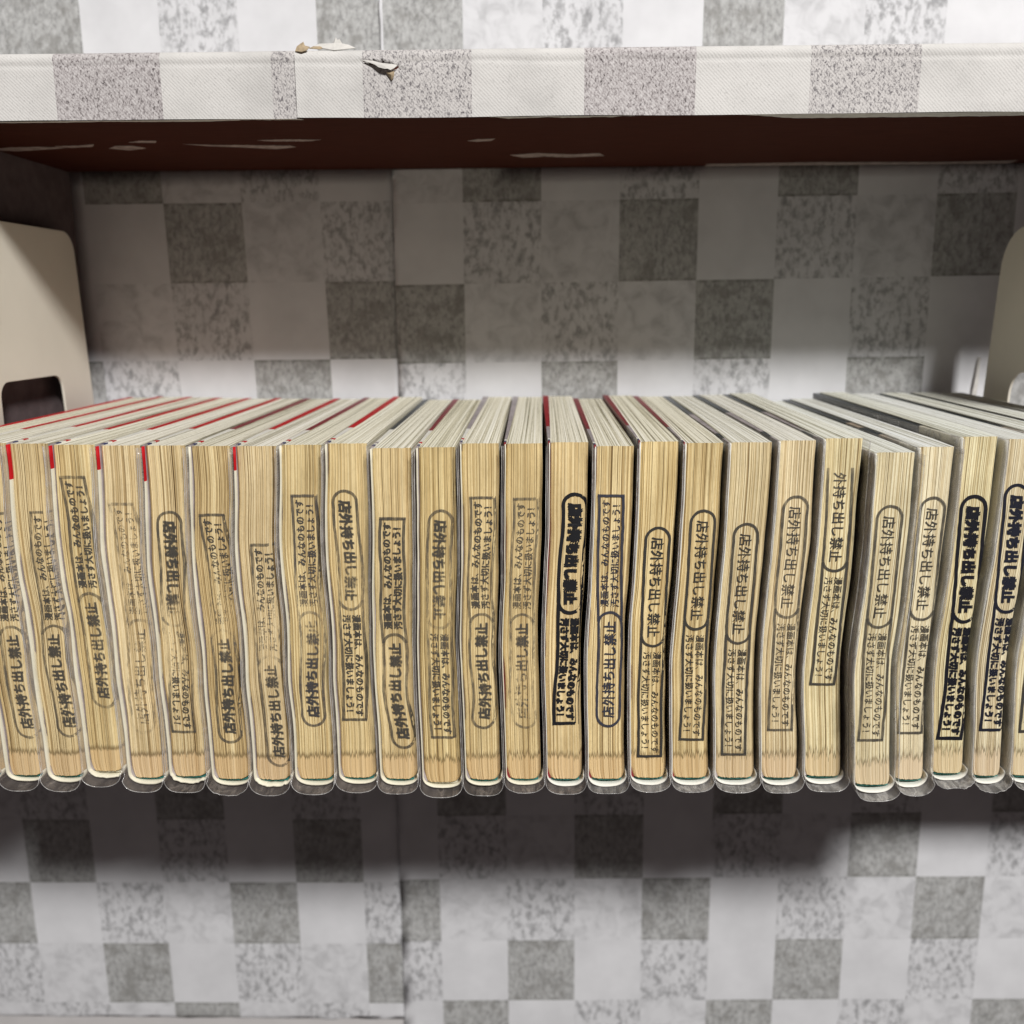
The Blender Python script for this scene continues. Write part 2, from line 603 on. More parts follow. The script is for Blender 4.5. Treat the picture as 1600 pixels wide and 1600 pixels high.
# the curled paper at the seam and at the tear
def flap(pts, mat, parent, name='torn_flap'):
    verts = list(pts)
    n = len(verts)
    c = [sum(v[k] for v in verts) / n for k in range(3)]
    c[1] -= 0.8
    verts.append(tuple(c))
    o = from_data(name, verts, [(i, (i + 1) % n, n) for i in range(n)], [mat], parent)
    md = o.modifiers.new('thickness', 'SOLIDIFY')
    md.thickness = 0.0003
    return o


flap([(-109.9, 479.2, 118.6), (-109.4, 481, 121.0), (-108, 483, 122.7), (-106.6, 483, 123.5), (-106, 482, 121.6), (-103.6, 482, 121.0), (-104.6, 479.6, 119.0), (-106.8, 479, 118.2)], PAPERB, upper)
flap([(-103.9, 482, 120.4), (-102.4, 484, 121.6), (-98.6, 485, 122.1), (-95.6, 485, 121.8), (-99, 481.6, 119.9)], PAPERB, upper)
flap([(-102.5, 484.5, 121.9), (-99.6, 486, 123.3), (-97.8, 486, 122.7), (-94.4, 486, 122.8), (-92.6, 485, 123.8), (-91.4, 484, 125.6), (-90.6, 484, 124.4), (-89.8, 484, 124.9), (-88.6, 484, 122.8), (-85.8, 483.5, 122.2), (-82, 482.5, 120.4), (-92, 481, 119.2)], PAPER, upper)
flap([(-78.6, 479.2, 114.4), (-74.6, 478.2, 113.0), (-72.6, 477.6, 112.2), (-70.8, 477.2, 110.9), (-68.0, 476.8, 110.1), (-66.3, 476.6, 110.3), (-65.2, 477.0, 109.6), (-63.2, 477.2, 110.6), (-62.0, 477.8, 111.9), (-65, 478.6, 112.6), (-70, 478.9, 113.2), (-74, 479.1, 114.3)], PAPER, upper)
flap([(-67.4, 478.9, 108.9), (-65.4, 478.5, 108.8), (-63.6, 478.4, 109.3), (-63.9, 478.6, 107.3), (-64.9, 478.9, 105.6), (-65.9, 479.1, 106.9)], PAPERB, upper)

# wallpaper turned under the front edge, and scraps stuck to the brown underside
def under_strip(x0, x1, w0, w1, seed):
    pts, n = [], 34
    top = [(x0 + (x1 - x0) * k / n, 480.3) for k in range(n + 1)]
    bot = []
    for k in range(n, -1, -1):
        t = k / n
        w = w0 + (w1 - w0) * t + 3.2 * mnoise.noise(Vector((t * 5, seed, 1))) + 1.2 * mnoise.noise(Vector((t * 22, seed, 2)))
        w *= min(1, t * 9)
        bot.append((x0 + (x1 - x0) * t + 1.5, 480.3 + max(0.4, w)))
    return poly('turned_under_paper', top + bot, PAPER, upper, 0.3, z=89.1)


under_strip(98, 330, 10.5, 7, 3.3)
under_strip(-330, -110, 2.4, 3.2, 8.1)
under_strip(-20, 48, 3.2, 1.2, 6.4)
for n_, (pts) in enumerate([
        [(-305, 560), (-288, 553), (-270, 552), (-258, 556), (-272, 561), (-290, 566)],
        [(-262, 551), (-248, 549), (-238, 546), (-242, 553), (-255, 556)],
        [(-236, 560), (-228, 551), (-219, 552), (-215, 560), (-226, 566)],
        [(-217, 541), (-209, 536), (-200, 537), (-203, 543)],
        [(-190, 548), (-170, 552), (-148, 554), (-133, 556), (-131, 561), (-144, 567), (-160, 560), (-178, 555)],
        [(-146, 538), (-128, 536), (-112, 538), (-118, 542), (-138, 542)],
        [(-34, 546), (-28, 541), (-19, 540), (-21, 546), (-29, 549)],
        [(-12, 596), (4, 590), (24, 596), (40, 592), (44, 602), (22, 606), (8, 602), (-4, 606)]]):
    poly('paper_scrap', pts, RESIDUE, upper, 0.2, z=89.25)
poly('paper_scrap', [(112, 640), (180, 636), (260, 640), (305, 636), (305, 648.5), (112, 648.5)], RESIDUE, upper, 0.2, z=89.2)

# ------------------------------------------------------------------ bookends
def rounded(pts, seg=8):
    """pts: (u, v, radius) corners -> outline"""
    out = []
    n = len(pts)
    for i, (u, v, r) in enumerate(pts):
        p = Vector((u, v))
        a = (Vector(pts[i - 1][:2]) - p).normalized()
        b = (Vector(pts[(i + 1) % n][:2]) - p).normalized()
        if r <= 0:
            out.append(tuple(p))
            continue
        ang = a.angle(b)
        d = r / math.tan(ang / 2)
        c = p + (a + b).normalized() * (r / math.sin(ang / 2))
        s, e = p + a * d, p + b * d
        a0 = math.atan2(s.y - c.y, s.x - c.x)
        a1 = math.atan2(e.y - c.y, e.x - c.x)
        da = (a1 - a0 + math.pi) % (2 * math.pi) - math.pi
        for k in range(seg + 1):
            t = a0 + da * k / seg
            out.append((c.x + r * math.cos(t), c.y + r * math.sin(t)))
    return out


def bookend(x, outline, hole, label, inward):
    t = thing('bookend', (x, 560, -231), label, 'bookend', 'bookends at the two ends of the row')
    cu = bpy.data.curves.new('upright_plate', 'CURVE')
    cu.dimensions = '2D'
    cu.fill_mode = 'BOTH'
    cu.extrude = 0.00045
    cu.bevel_depth = 0.00025
    cu.bevel_resolution = 2
    for pts in (outline, hole):
        sp = cu.splines.new('POLY')
        sp.points.add(len(pts) - 1)
        for p, q in zip(sp.points, pts):
            p.co = (q[0] * MM, q[1] * MM, 0, 1)
        sp.use_cyclic_u = True
    tmp = bpy.data.objects.new('tmp', cu)
    COL.objects.link(tmp)
    dg = bpy.context.evaluated_depsgraph_get()
    me = bpy.data.meshes.new_from_object(tmp.evaluated_get(dg))
    bpy.data.objects.remove(tmp)
    me.name = 'upright_plate'
    me.transform(Matrix(((0, 0, 1, x * MM), (1, 0, 0, 0), (0, 1, 0, ZUP), (0, 0, 0, 1))))
    me.materials.clear()
    link('upright_plate', me, [STEEL], t)
    xa, xb = sorted((x, x + inward * 45))
    box('base_plate', xa, xb, 512, 600, -232.0, -231.1, STEEL, t, 0.2)
    return t


bookend(-291.5, rounded([(470, -231, 0), (470, 48.8, 18), (622.5, 49, 13), (644, -231, 0)]),
        rounded([(519, -120, 9), (520, -37.8, 9), (591, -37.8, 10), (597, -120, 9)]),
        'cream metal bookend with rounded corner and dark slot, leftmost, end of row by brown side', 1)
bookend(291.5, rounded([(470, -231, 0), (470, 46, 18), (612, 46, 26), (637, -231, 0)]),
        rounded([(500, -120, 9), (500, -38, 12), (588, -38, 15), (594, -120, 9)]),
        'cream metal bookend in shade at the right end, white showing through its slot', -1)

# ------------------------------------------------------------------ stamp text
def text_mesh(body, offset):
    c = bpy.data.curves.new('t', 'FONT')
    c.body = body
    c.size = 1
    c.offset = offset
    c.resolution_u = 2
    o = bpy.data.objects.new('t', c)
    COL.objects.link(o)
    me = bpy.data.meshes.new_from_object(o.evaluated_get(bpy.context.evaluated_depsgraph_get()))
    vs = [(v.co.x, v.co.y) for v in me.vertices]
    fs = [tuple(p.vertices) for p in me.polygons]
    bpy.data.objects.remove(o)
    bpy.data.meshes.remove(me)
    return vs, fs


BIG = '\u5e97\u5916\u6301\u3061\u51fa\u3057\u7981\u6b62'
ONE = '\u6f2b\u753b\u672c\u306f\u3001\u307f\u3093\u306a\u306e\u3082\u306e\u3067\u3059'
TWO = '\u6c5a\u3055\u305a\u5927\u5207\u306b\u6271\u3044\u307e\u3057\u3087\u3046\uff01'
_cache = {}


def stamp_layout(bold, small_bold, skip_first=False):
    key = (bold, small_bold, skip_first)
    if key in _cache:
        return _cache[key]
    verts, faces = [], []

    def add_text(body, off, a0, pitch, h, b0):
        vs, fs = text_mesh(body, min(off, 0.012))
        d = 0.014 + off * 0.75
        for n, (sx, sy) in enumerate(((0, 0), (-1, 1), (1, -1), (1, 1), (-1, -1))):
            if n > 2 and off < 0.02:
                continue
            k = len(verts)
            for x, y in vs:
                verts.append((a0 + (x + sx * d) * pitch, b0 + (y - 0.38 + sy * d) * h, n * 0.006))
            faces.extend(tuple(q + k for q in f) for f in fs)
    add_text(BIG[1:] if skip_first else BIG, bold, 4.4 + (6.05 if skip_first else 0), 6.05, 6.2, 0)
    add_text(ONE, small_bold, 59.6, 3.95, 4.2, 2.35)
    add_text(TWO, small_bold, 59.6, 3.95, 4.2, -2.35)

    def strip(path, w, closed=False):
        k = len(verts)
        n = len(path)
        for i, p in enumerate(path):
            a = Vector(path[i - 1] if (i or closed) else p)
            b = Vector(path[(i + 1) % n] if (i < n - 1 or closed) else p)
            t = (b - a).normalized()
            nn = Vector((-t.y, t.x)) * w / 2
            verts.append((p[0] + nn.x, p[1] + nn.y, 0.03))
            verts.append((p[0] - nn.x, p[1] - nn.y, 0.03))
        for i in range(n if closed else n - 1):
            j = (i + 1) % n
            faces.append((k + 2 * i, k + 2 * j, k + 2 * j + 1, k + 2 * i + 1))
    R, W = 5.5, (1.3 if bold < 0.02 else 1.15) + 8 * max(0, small_bold)
    L0, L1 = (0, 57)
    cap = []
    for q in range(13):
        a = math.pi / 2 + math.pi * q / 12
        cap.append((L0 + R + R * math.cos(a), R * math.sin(a)))
    for q in range(1, 16):
        cap.append((L0 + R + (L1 - L0 - 2 * R) * q / 16, -R))
    for q in range(13):
        a = -math.pi / 2 + math.pi * q / 12
        cap.append((L1 - R + R * math.cos(a), R * math.sin(a)))
    for q in range(15, 0, -1):
        cap.append((L0 + R + (L1 - L0 - 2 * R) * q / 16, R))
    if skip_first:
        cap = [p for p in cap if p[0] > 8]
        i0 = max(range(len(cap)), key=lambda i: (cap[i][0] - cap[i - 1][0]) ** 2 + (cap[i][1] - cap[i - 1][1]) ** 2)
        strip(cap[i0:] + cap[:i0], W)
    else:
        strip(cap, W, True)
    for sg in (1, -1):
        strip([(52.6 + (112.6 - 52.6) * q / 20, sg * (R + 0.02)) for q in range(21)], W)
    strip([(112.6, -R - W / 2 + (2 * R + W) * q / 6) for q in range(7)], W)
    _cache[key] = (verts, faces)
    return _cache[key]


# ------------------------------------------------------------------ books
# left edge at the head, left edge at the tail, head height, tail height, distance of the fore-edge
B = [(-282.6, -281, -59.0, -224.0, 430), (-262.0, -260.2, -58.6, -224.2, 430),
     (-241.2, -239.6, -58.9, -224.4, 430), (-221.4, -219.2, -59.5, -221.9, 430), (-199.8, -199.4, -59.9, -225.3, 430), (-178.6, -178.9, -60.0, -224.5, 430), (-157.3, -158.0, -60.3, -225.8, 430), (-136.7, -137.1, -60.4, -226.1, 430), (-115.5, -116.8, -59.9, -225.6, 430), (-94.4, -95.2, -59.3, -224.9, 430), (-73.7, -74.4, -61.2, -224.4, 428), (-52.9, -54.3, -61.2, -227.1, 430), (-33.0, -33.1, -59.5, -225.6, 430), (-12.7, -13.3, -59.6, -225.2, 430), (7.4, 6.7, -59.1, -225.1, 430), (28.3, 26.8, -60.9, -225.0, 430), (48.5, 47.4, -58.9, -224.3, 430), (69.0, 67.4, -59.6, -224.2, 430), (89.2, 88.2, -59.4, -224.1, 430), (111.3, 110.6, -58.6, -224.0, 430), (131.4, 131.3, -57.7, -223.2, 430), (151.9, 152.7, -63.0, -223.3, 422), (173.2, 174.1, -61.4, -223.7, 428), (192.8, 192.3, -57.1, -221.3, 430), (212.8, 211.8, -58.3, -222.6, 430), (232.7, 230.0, -57.8, -222.5, 430),
     (253.2, 251.0, -57.6, -222.5, 431), (272.8, 271.0, -57.8, -222.5, 431)]
LAST = (289.8, 288.5)
# stamp: x and height of its top, its middle and its bottom; reading direction, ink, fade (centre, amount), weight
S = {1: ((-247.0, -91.3, -248.9, -148.0, -246.5, -204.0), 'u', 0.66, None, .035, .022),
     2: ((-228.6, -90.7, -228.5, -147.9, -227.1, -203.3), 'u', 0.72, (95, .12), .042, .020),
     3: ((-211.0, -74.1, -209.6, -133.0, -206.3, -188.1), 'u', 0.70, (30, .15), .034, .036),
     4: ((-190.2, -86.8, -187.5, -145.7, -189.0, -201.5), 'u', 0.30, (40, .1), .01, .01),
     5: ((-168.3, -91.1, -169.7, -148.5, -168.9, -201.4), 'd', 0.88, (66, .66), .055, .02),
     6: ((-147.8, -92.1, -146.5, -148.9, -147.2, -206.4), 'u', 0.84, (66, .62), .045, .02),
     7: ((-124.5, -106.5, -125.4, -164.9, -123.4, -218.5), 'u', 0.78, (70, .5), .034, .03),
     8: ((-105.0, -83.1, -105.0, -140.9, -105.6, -197.5), 'u', 0.82, (52, .45), .04, .018),
     9: ((-86.0, -81.3, -84.4, -136.7, -86.0, -194.8), 'd', 0.86, (44, .3), .04, .028),
     10: ((-63.9, -93.6, -65.1, -151.0, -61.8, -207.8), 'u', 0.88, (38, .2), .045, .034),
     11: ((-42.2, -90.8, -43.6, -146.2, -42.7, -204.0), 'd', 0.72, (50, .35), .045, .028),
     12: ((-22.4, -84.2, -23.6, -142.4, -23.0, -198.3), 'u', 0.70, (70, .1), .040, .022),
     13: ((-2.4, -84.8, -4.4, -142.4, -3.0, -198.2), 'u', 0.60, (20, .35), .03, .014),
     14: ((19.2, -83.1, 18.4, -138.9, 16.6, -196.5), 'd', 1.06, None, .085, .06),
     15: ((36.6, -83.4, 37.4, -142.4, 36.9, -197.4), 'u', 0.90, None, .006, .0),
     16: ((58.6, -99.1, 57.6, -154.4, 57.2, -213.4), 'd', 0.97, (60, .05), .006, .0),
     17: ((79.6, -91.0, 77.9, -146.1, 77.6, -204.6), 'd', 0.90, None, .0, .0),
     18: ((99.6, -97.3, 97.6, -153.1, 98.0, -212.3), 'd', 0.82, None, .0, .0),
     19: ((121.6, -84.5, 120.0, -140.5, 120.0, -199.5), 'd', 0.68, (60, .12), .0, .0),
     20: ((140.9, -62.7, 140.6, -117.2, 138.6, -176.2), 'd', 0.84, (0, .4), .004, .0),
     21: ((161.5, -87.4, 160.4, -143.1, 160.6, -200.9), 'd', 0.72, None, .0, .0),
     22: ((182.7, -84.8, 181.9, -141.6, 181.3, -200.0), 'd', 0.76, None, .0, .0),
     23: ((202.4, -84.6, 202.6, -142.9, 201.0, -203.6), 'd', 1.12, None, .075, .06),
     24: ((220.9, -79.4, 221.8, -138.2, 220.6, -199.2), 'd', 1.04, None, .055, .03),
     25: ((240.4, -80.0, 240.0, -138.2, 239.6, -200.1), 'd', 0.92, None, .014, .006)}
INKC = {15: (0.026, 0.030, 0.050), 8: (0.026, 0.027, 0.036), 24: (0.012, 0.013, 0.022), 23: (0.008, 0.008, 0.012), 14: (0.012, 0.012, 0.014)}


def tint(i):
    if i <= 10:
        c = (0.98, 0.965, 0.99)
    elif i <= 17:
        c = (0.99, 0.97, 0.96)
    elif i <= 19:
        c = (0.96, 0.985, 1.10)
    elif i == 20:
        c = (0.94, 0.995, 1.12)
    else:
        c = (0.96, 1.045, 1.25)
    k = 1 + rnd.uniform(-0.06, 0.05)
    return (c[0] * k, c[1] * k, c[2] * k * rnd.uniform(0.95, 1.06), (0.1 if i < 10 else 0.45 if i < 18 else 0.8) + rnd.uniform(0, 0.2))


def wave(i, t):
    """how the pack bows sideways down its height"""
    e = math.sin(math.pi * t) ** 0.6 if 0 < t < 1 else 0
    if i >= 15:
        a = 1.6 + 2.0 * min(1, (i - 14) / 7)
        w = -a * math.exp(-((t - 0.66) / 0.26) ** 2)
    elif i >= 10:
        w = -1.7 * math.exp(-((t - 0.60) / 0.26) ** 2)
    else:
        w = -2.3 * math.exp(-((t - 0.30) / 0.20) ** 2) - 1.0 * math.exp(-((t - 0.70) / 0.10) ** 2)
    r = 0.7 * mnoise.noise(Vector((i * 3.7, t * 3.4, 1.0))) + 0.3 * mnoise.noise(Vector((i * 5.1, t * 9, 4.0)))
    return (w + r) * e


def edge_x(i, t):
    a = B[i] if i < len(B) else LAST
    return a[0] + (a[1] - a[0]) * t + wave(i, t)


def back_x(i):
    return 7.6 + 19.98 * (i - 14) if i < len(B) else 285.5


FAR = 641.0


class Book:
    def __init__(s, i):
        s.i = i
        _, _, s.zt, s.zb, s.Y = B[i]
        r = random.Random(100 + i)
        s.gl = (1.25 if i < 15 else 0.85) + r.uniform(0, 0.35)
        s.gr = (1.0 if i < 15 else 0.5) + r.uniform(0, 0.5)
        s.k = r.uniform(0, 50)
        s.sag = r.uniform(0.5, 1.4)
        s.rr = r

    def t_of(s, z):
        return min(1, max(0, (s.zt - z) / (s.zt - s.zb)))

    def L(s, z):
        return edge_x(s.i, s.t_of(z))

    def R(s, z):
        return edge_x(s.i + 1, s.t_of(z))

    def bl(s, z):
        t = s.t_of(z)
        c = max(0, (t - 0.96) / 0.04)
        return s.L(z) + s.gl + 0.6 * mnoise.noise(Vector((t * 5, s.k, 0))) + 1.9 * (1 - math.sqrt(max(0, 1 - c * c)))

    def br(s, z):
        t = s.t_of(z)
        c = max(0, (t - 0.975) / 0.025)
        return s.R(z) - s.gr - 0.75 - 0.7 * mnoise.noise(Vector((t * 5, s.k, 9))) - 1.2 * (1 - math.sqrt(max(0, 1 - c * c)))

    def yf(s, x, z):
        a, b = s.bl(z), s.br(z)
        t = s.t_of(z)
        y = s.Y + 1.0 * math.sin(math.pi * t) * 0.6 + 0.35 * mnoise.noise(Vector((x * 0.12, t * 4, s.k)))
        dl, dr = max(0, x - a), max(0, b - x)
        y += 2.2 * max(0, 1 - dl / 1.7) ** 2 + 4.2 * max(0, 1 - dr / 2.6) ** 2
        return y


def strip_extra(i, q):
    return (1.5 if i < 10 else 0.2 if i < 18 else 0.9) * math.sin(math.pi * min(1, max(0, q))) ** 0.6 if 0 < q < 1 else 0


def page_block(bk, parent):
    N, M, D = 40, 44, 8
    rel = []
    v = 0
    for k in range(N + 1):
        v = 0.55 * v + bk.rr.uniform(-0.16, 0.30)
        rel.append(max(0, v))
    verts, faces, idx, uvs = [], [], [], []
    W = 18.0
    ts = [0.955 * j / (M - 8) for j in range(M - 8)] + [0.955, 0.963, 0.970, 0.977, 0.983, 0.988, 0.993, 0.997, 1.0]
    for j in range(M + 1):
        t = ts[j]
        z = bk.zt + (bk.zb - bk.zt) * t
        a, b = bk.bl(z), bk.br(z)
        for k in range(N + 1):
            s = k / N
            x = a + (b - a) * s
            zz = z
            if j == 0:
                zz = z - 0.25 * abs(mnoise.noise(Vector((k * 0.6, bk.k, 3)))) - 0.5 * max(0, 1 - min(s, 1 - s) * 12)
            if j == M:
                zz = z + 0.35 * (1 - math.sin(math.pi * s)) + 0.2 * mnoise.noise(Vector((k * 0.5, bk.k, 8)))
            verts.append((x, bk.yf(x, z) + rel[k] * (0.8 if 0 < j < M else 0.9), zz))
    for j in range(M):
        for k in range(N):
            p = j * (N + 1) + k
            faces.append((p, p + N + 1, p + N + 2, p + 1))
            idx.append(0)
            u0, u1, v0, v1 = k / N * W / 20, (k + 1) / N * W / 20, ts[j], ts[j + 1]
            uvs.append([(u0, v0), (u0, v1), (u1, v1), (u1, v0)])
    # head: rows going back
    base = len(verts)
    xa, xb = back_x(bk.i) + 4.2, back_x(bk.i + 1) - 0.3
    ya = bk.Y
    rows = [0.0] + [((d + 1) / D) for d in range(D)]
    for d, q in enumerate(rows[1:]):
        for k in range(N + 1):
            s = k / N
            x0 = verts[k][0]
            x = x0 + (xa + (xb - xa) * s - x0) * q + strip_extra(bk.i, q) * (1 - s)
            y = ya + (FAR - 2 - ya) * q
            z = bk.zt + 2.3 * q - 0.14 * rel[k] * 1.5 - 0.25 * abs(mnoise.noise(Vector((k * 0.6, bk.k, 3))))
            verts.append((x, y, z))

    def head(d, k):
        return k if d == 0 else base + (d - 1) * (N + 1) + k
    for d in range(D):
        for k in range(N):
            faces.append((head(d, k), head(d, k + 1), head(d + 1, k + 1), head(d + 1, k)))
            idx.append(1)
            u0, u1 = k / N * W / 20, (k + 1) / N * W / 20
            v0, v1 = rows[d] * 10, rows[d + 1] * 10
            uvs.append([(u0, v0), (u1, v0), (u1, v1), (u0, v1)])
    # flanks and tail
    tb = len(verts)
    for j in range(1, M + 1):
        z = bk.zt + (bk.zb - bk.zt) * ts[j]
        verts.append((xa, FAR - 2, z))
        verts.append((xb, FAR - 2, z))

    def bl_(j):
        return head(D, 0) if j == 0 else tb + 2 * (j - 1)

    def br_(j):
        return head(D, N) if j == 0 else tb + 2 * (j - 1) + 1
    for j in range(M):
        p, q = j * (N + 1), (j + 1) * (N + 1)
        if j == 0:
            lf = [head(d, 0) for d in range(D, -1, -1)] + [q, bl_(1)]
            rf = [head(d, N) for d in range(0, D + 1)] + [br_(1), q + N]
        else:
            lf = [bl_(j), p, q, bl_(j + 1)]
            rf = [p + N, br_(j), br_(j + 1), q + N]
        for f, side in ((lf, 0), (rf, 1)):
            faces.append(f)
            idx.append(1)
            uvs.append([((verts[w][2] - bk.zt) / 20, verts[w][1] / 20) for w in f])
    f = [M * (N + 1) + k for k in range(N + 1)] + [br_(M), bl_(M)]
    faces.append(f)
    idx.append(1)
    uvs.append([(verts[w][0] / 20, verts[w][1] / 20) for w in f])
    f = [head(D, k) for k in range(N, -1, -1)] + [bl_(j) for j in range(1, M + 1)] + [br_(j) for j in range(M, 0, -1)]
    faces.append(f)
    idx.append(1)
    uvs.append([(verts[w][0] / 20, verts[w][2] / 20) for w in f])
    o = from_data('page_block', verts, faces, [FORE, HEAD], parent, idx, False, uvs)
    o.color = tint(bk.i)
    return o


def tub(bk, name, parent, mat, inset_l, inset_r, drop, y0, y1, top_off, right_top=0.0, thick=0.3, ragged=0.0, mats=None, matfun=None, pull=0.0):
    """a film folded round the tail: left wall, curved bottom, right wall up to right_top (1 = full height)"""
    path = []                        # (x, z, wall parameter)
    M = 30
    for j in range(M + 1):
        z = bk.zt + top_off + (bk.zb + 3 - bk.zt - top_off) * j / M
        path.append((bk.L(z) + inset_l, z, -1))
    zb = bk.zb + 3
    xl, xr = bk.L(zb) + inset_l, bk.R(zb) - inset_r
    xc, hw = (xl + xr) / 2, (xr - xl) / 2
    dep = drop + 3
    for k in range(1, 24):
        a = math.pi * k / 24
        cx, cz = math.cos(a), math.sin(a)
        ex = 0.80 if name == 'jacket' else 0.55 + 0.3 * (0.5 + 0.5 * math.sin(bk.k * 3))
        x = xc - hw * math.copysign(abs(cx) ** ex, cx)
        z = zb - dep * cz ** 0.85
        if ragged:
            z += ragged * mnoise.noise(Vector((x * 1.3, bk.k, 4)))
        path.append((x, z, 0))
    nj = int(M * right_top)
    for j in range(M, M - nj - 1, -1):
        z = bk.zt + top_off + (bk.zb + 3 - bk.zt - top_off) * j / M
        path.append((bk.R(z) - inset_r, z, 1))
    ys = [y0, y0 + 3, y0 + 12, y1]
    verts, faces, idx = [], [], []
    Lb, Rb = back_x(bk.i) + inset_l, back_x(bk.i + 1) - inset_r
    for x, z, w in path:
        for q, y in enumerate(ys):
            f = (y - y0) / (y1 - y0)
            Lf, Rf = bk.L(z), bk.R(z)
            s = (x - Lf) / max(1e-3, (Rf - Lf))
            xx = x + (Lb + (Rb - Lb) * s - x) * f
            yy = y
            if q == 0:
                yy += 0.9 * mnoise.noise(Vector((z * 0.05, x * 0.05, bk.k + drop))) + pull * (1 if w else 0)
                if w == 1:
                    xx -= 0.3
            verts.append((xx, yy, z))
    n = len(ys)
    for a in range(len(path) - 1):
        for b in range(n - 1):
            faces.append((a * n + b, a * n + b + 1, (a + 1) * n + b + 1, (a + 1) * n + b))
            idx.append(matfun(path[a]) if matfun else 0)
    o = from_data(name, verts, faces, mats or [mat], parent, idx, True)
    md = o.modifiers.new('thickness', 'SOLIDIFY')
    md.thickness = thick * MM
    md.offset = 0
    return o, [verts[a * n] for a in range(len(path))]


def bead(name, pts, rad, mat, parent):
    verts, faces = [], []
    for k, p in enumerate(pts):
        a = Vector(pts[max(0, k - 1)])
        b = Vector(pts[min(len(pts) - 1, k + 1)])
        t = (b - a).normalized()
        u = Vector((0, 1, 0))
        w = t.cross(u).normalized()
        for q in range(5):
            g = 2 * math.pi * q / 5
            d = u * math.cos(g) * rad + w * math.sin(g) * rad
            verts.append((p[0] + d.x, p[1] + d.y, p[2] + d.z))
    for k in range(len(pts) - 1):
        for q in range(5):
            faces.append((k * 5 + q, k * 5 + (q + 1) % 5, (k + 1) * 5 + (q + 1) % 5, (k + 1) * 5 + q))
    return from_data(name, verts, faces, [mat], parent, None, True)


def cover(bk, parent):
    """front board and jacket fold standing beside the pages; the colours are bands of the printed jacket"""
    i = bk.i
    if i <= 12:
        segs = [(431, GREYV), (434, NAVY), (438, WHITE), (442, RED), (446, WHITE), (484 + bk.rr.uniform(-8, 5), RED), (FAR, None)]
        if i in (6, 8, 11, 12):
            segs[5] = (segs[5][0], MAROON if i != 12 else GREYV)
        if i == 10:
            segs[3], segs[5] = (442, GREYV), (490, SLATE)
        if i in (4,):
            segs[5] = (segs[5][0], RED)
    elif i <= 17:
        segs = [(431, MAROON), (434, NAVY), (438, WHITE), (442, GREYV), (486 + bk.rr.uniform(-4, 4), (MAROON if i > 14 else DEEPRED) if i != 13 else GREYV), (FAR, None)]
    elif i <= 20:
        segs = [(431, GREYV), (445, SLATE), (462, GREYV), (540, SLATE), (FAR, None)]
    elif i == 21:
        segs = [(423, GREYV), (470, SLATE), (FAR, None)]
    else:
        segs = [(431, CREAMW), (449, TAN if i != 23 else CREAMW), (474, SLATE), (500, TAN if i == 22 else SLATE), (520, SLATE), (FAR, None)]
    mats, verts, faces, idx = [], [], [], []
    M = 30
    w0, w1 = 0.8, 2.15 if i < 18 else 2.0
    low = -0.15 if i < 18 else (0.3 if i < 20 else 0.9)
    full = []
    for k in range(len(segs) - 1):
        full.append(segs[k])
        y = segs[k][0] + 22
        while y < segs[k + 1][0] - 6:
            full.append((y, segs[k][1]))
            y += 22
    segs = full + [segs[-1]]
    for y, _ in segs:
        q = (y - bk.Y) / (FAR - bk.Y)
        for j in range(M + 1):
            z = bk.zt - low + 2.3 * q + (bk.zb - bk.zt + low) * j / M
            xf = bk.L(z) + 0.42
            xbk = back_x(i) + 0.35
            xl = xf + (xbk - xf) * q
            r_ = bk.bl(z) + (back_x(i) + 4.2 - bk.bl(z)) * q - 0.12 + strip_extra(i, q)
            ww = max(0.5, r_ - xl)
            verts.append((xl, y, z))
            verts.append((xl + ww, y, z))
    R_ = 2 * (M + 1)
    for b in range(len(segs) - 1):
        m = segs[b][1]
        if m not in mats:
            mats.append(m)
        mi = mats.index(m)
        o0, o1 = b * R_, (b + 1) * R_
        faces.append((o0, o0 + 1, o1 + 1, o1))
        idx.append(mi)
        for j in range(M):
            p, q = o0 + 2 * j, o1 + 2 * j
            faces.append((p, q, q + 2, p + 2))
            idx.append(mi)
            faces.append((p + 1, p + 3, q + 3, q + 1))
            idx.append(mi)
    for j in range(M):
        faces.append((2 * j, 2 * j + 2, 2 * j + 3, 2 * j + 1))
        idx.append(0)
    return from_data('front_cover', verts, faces, mats, parent, idx)


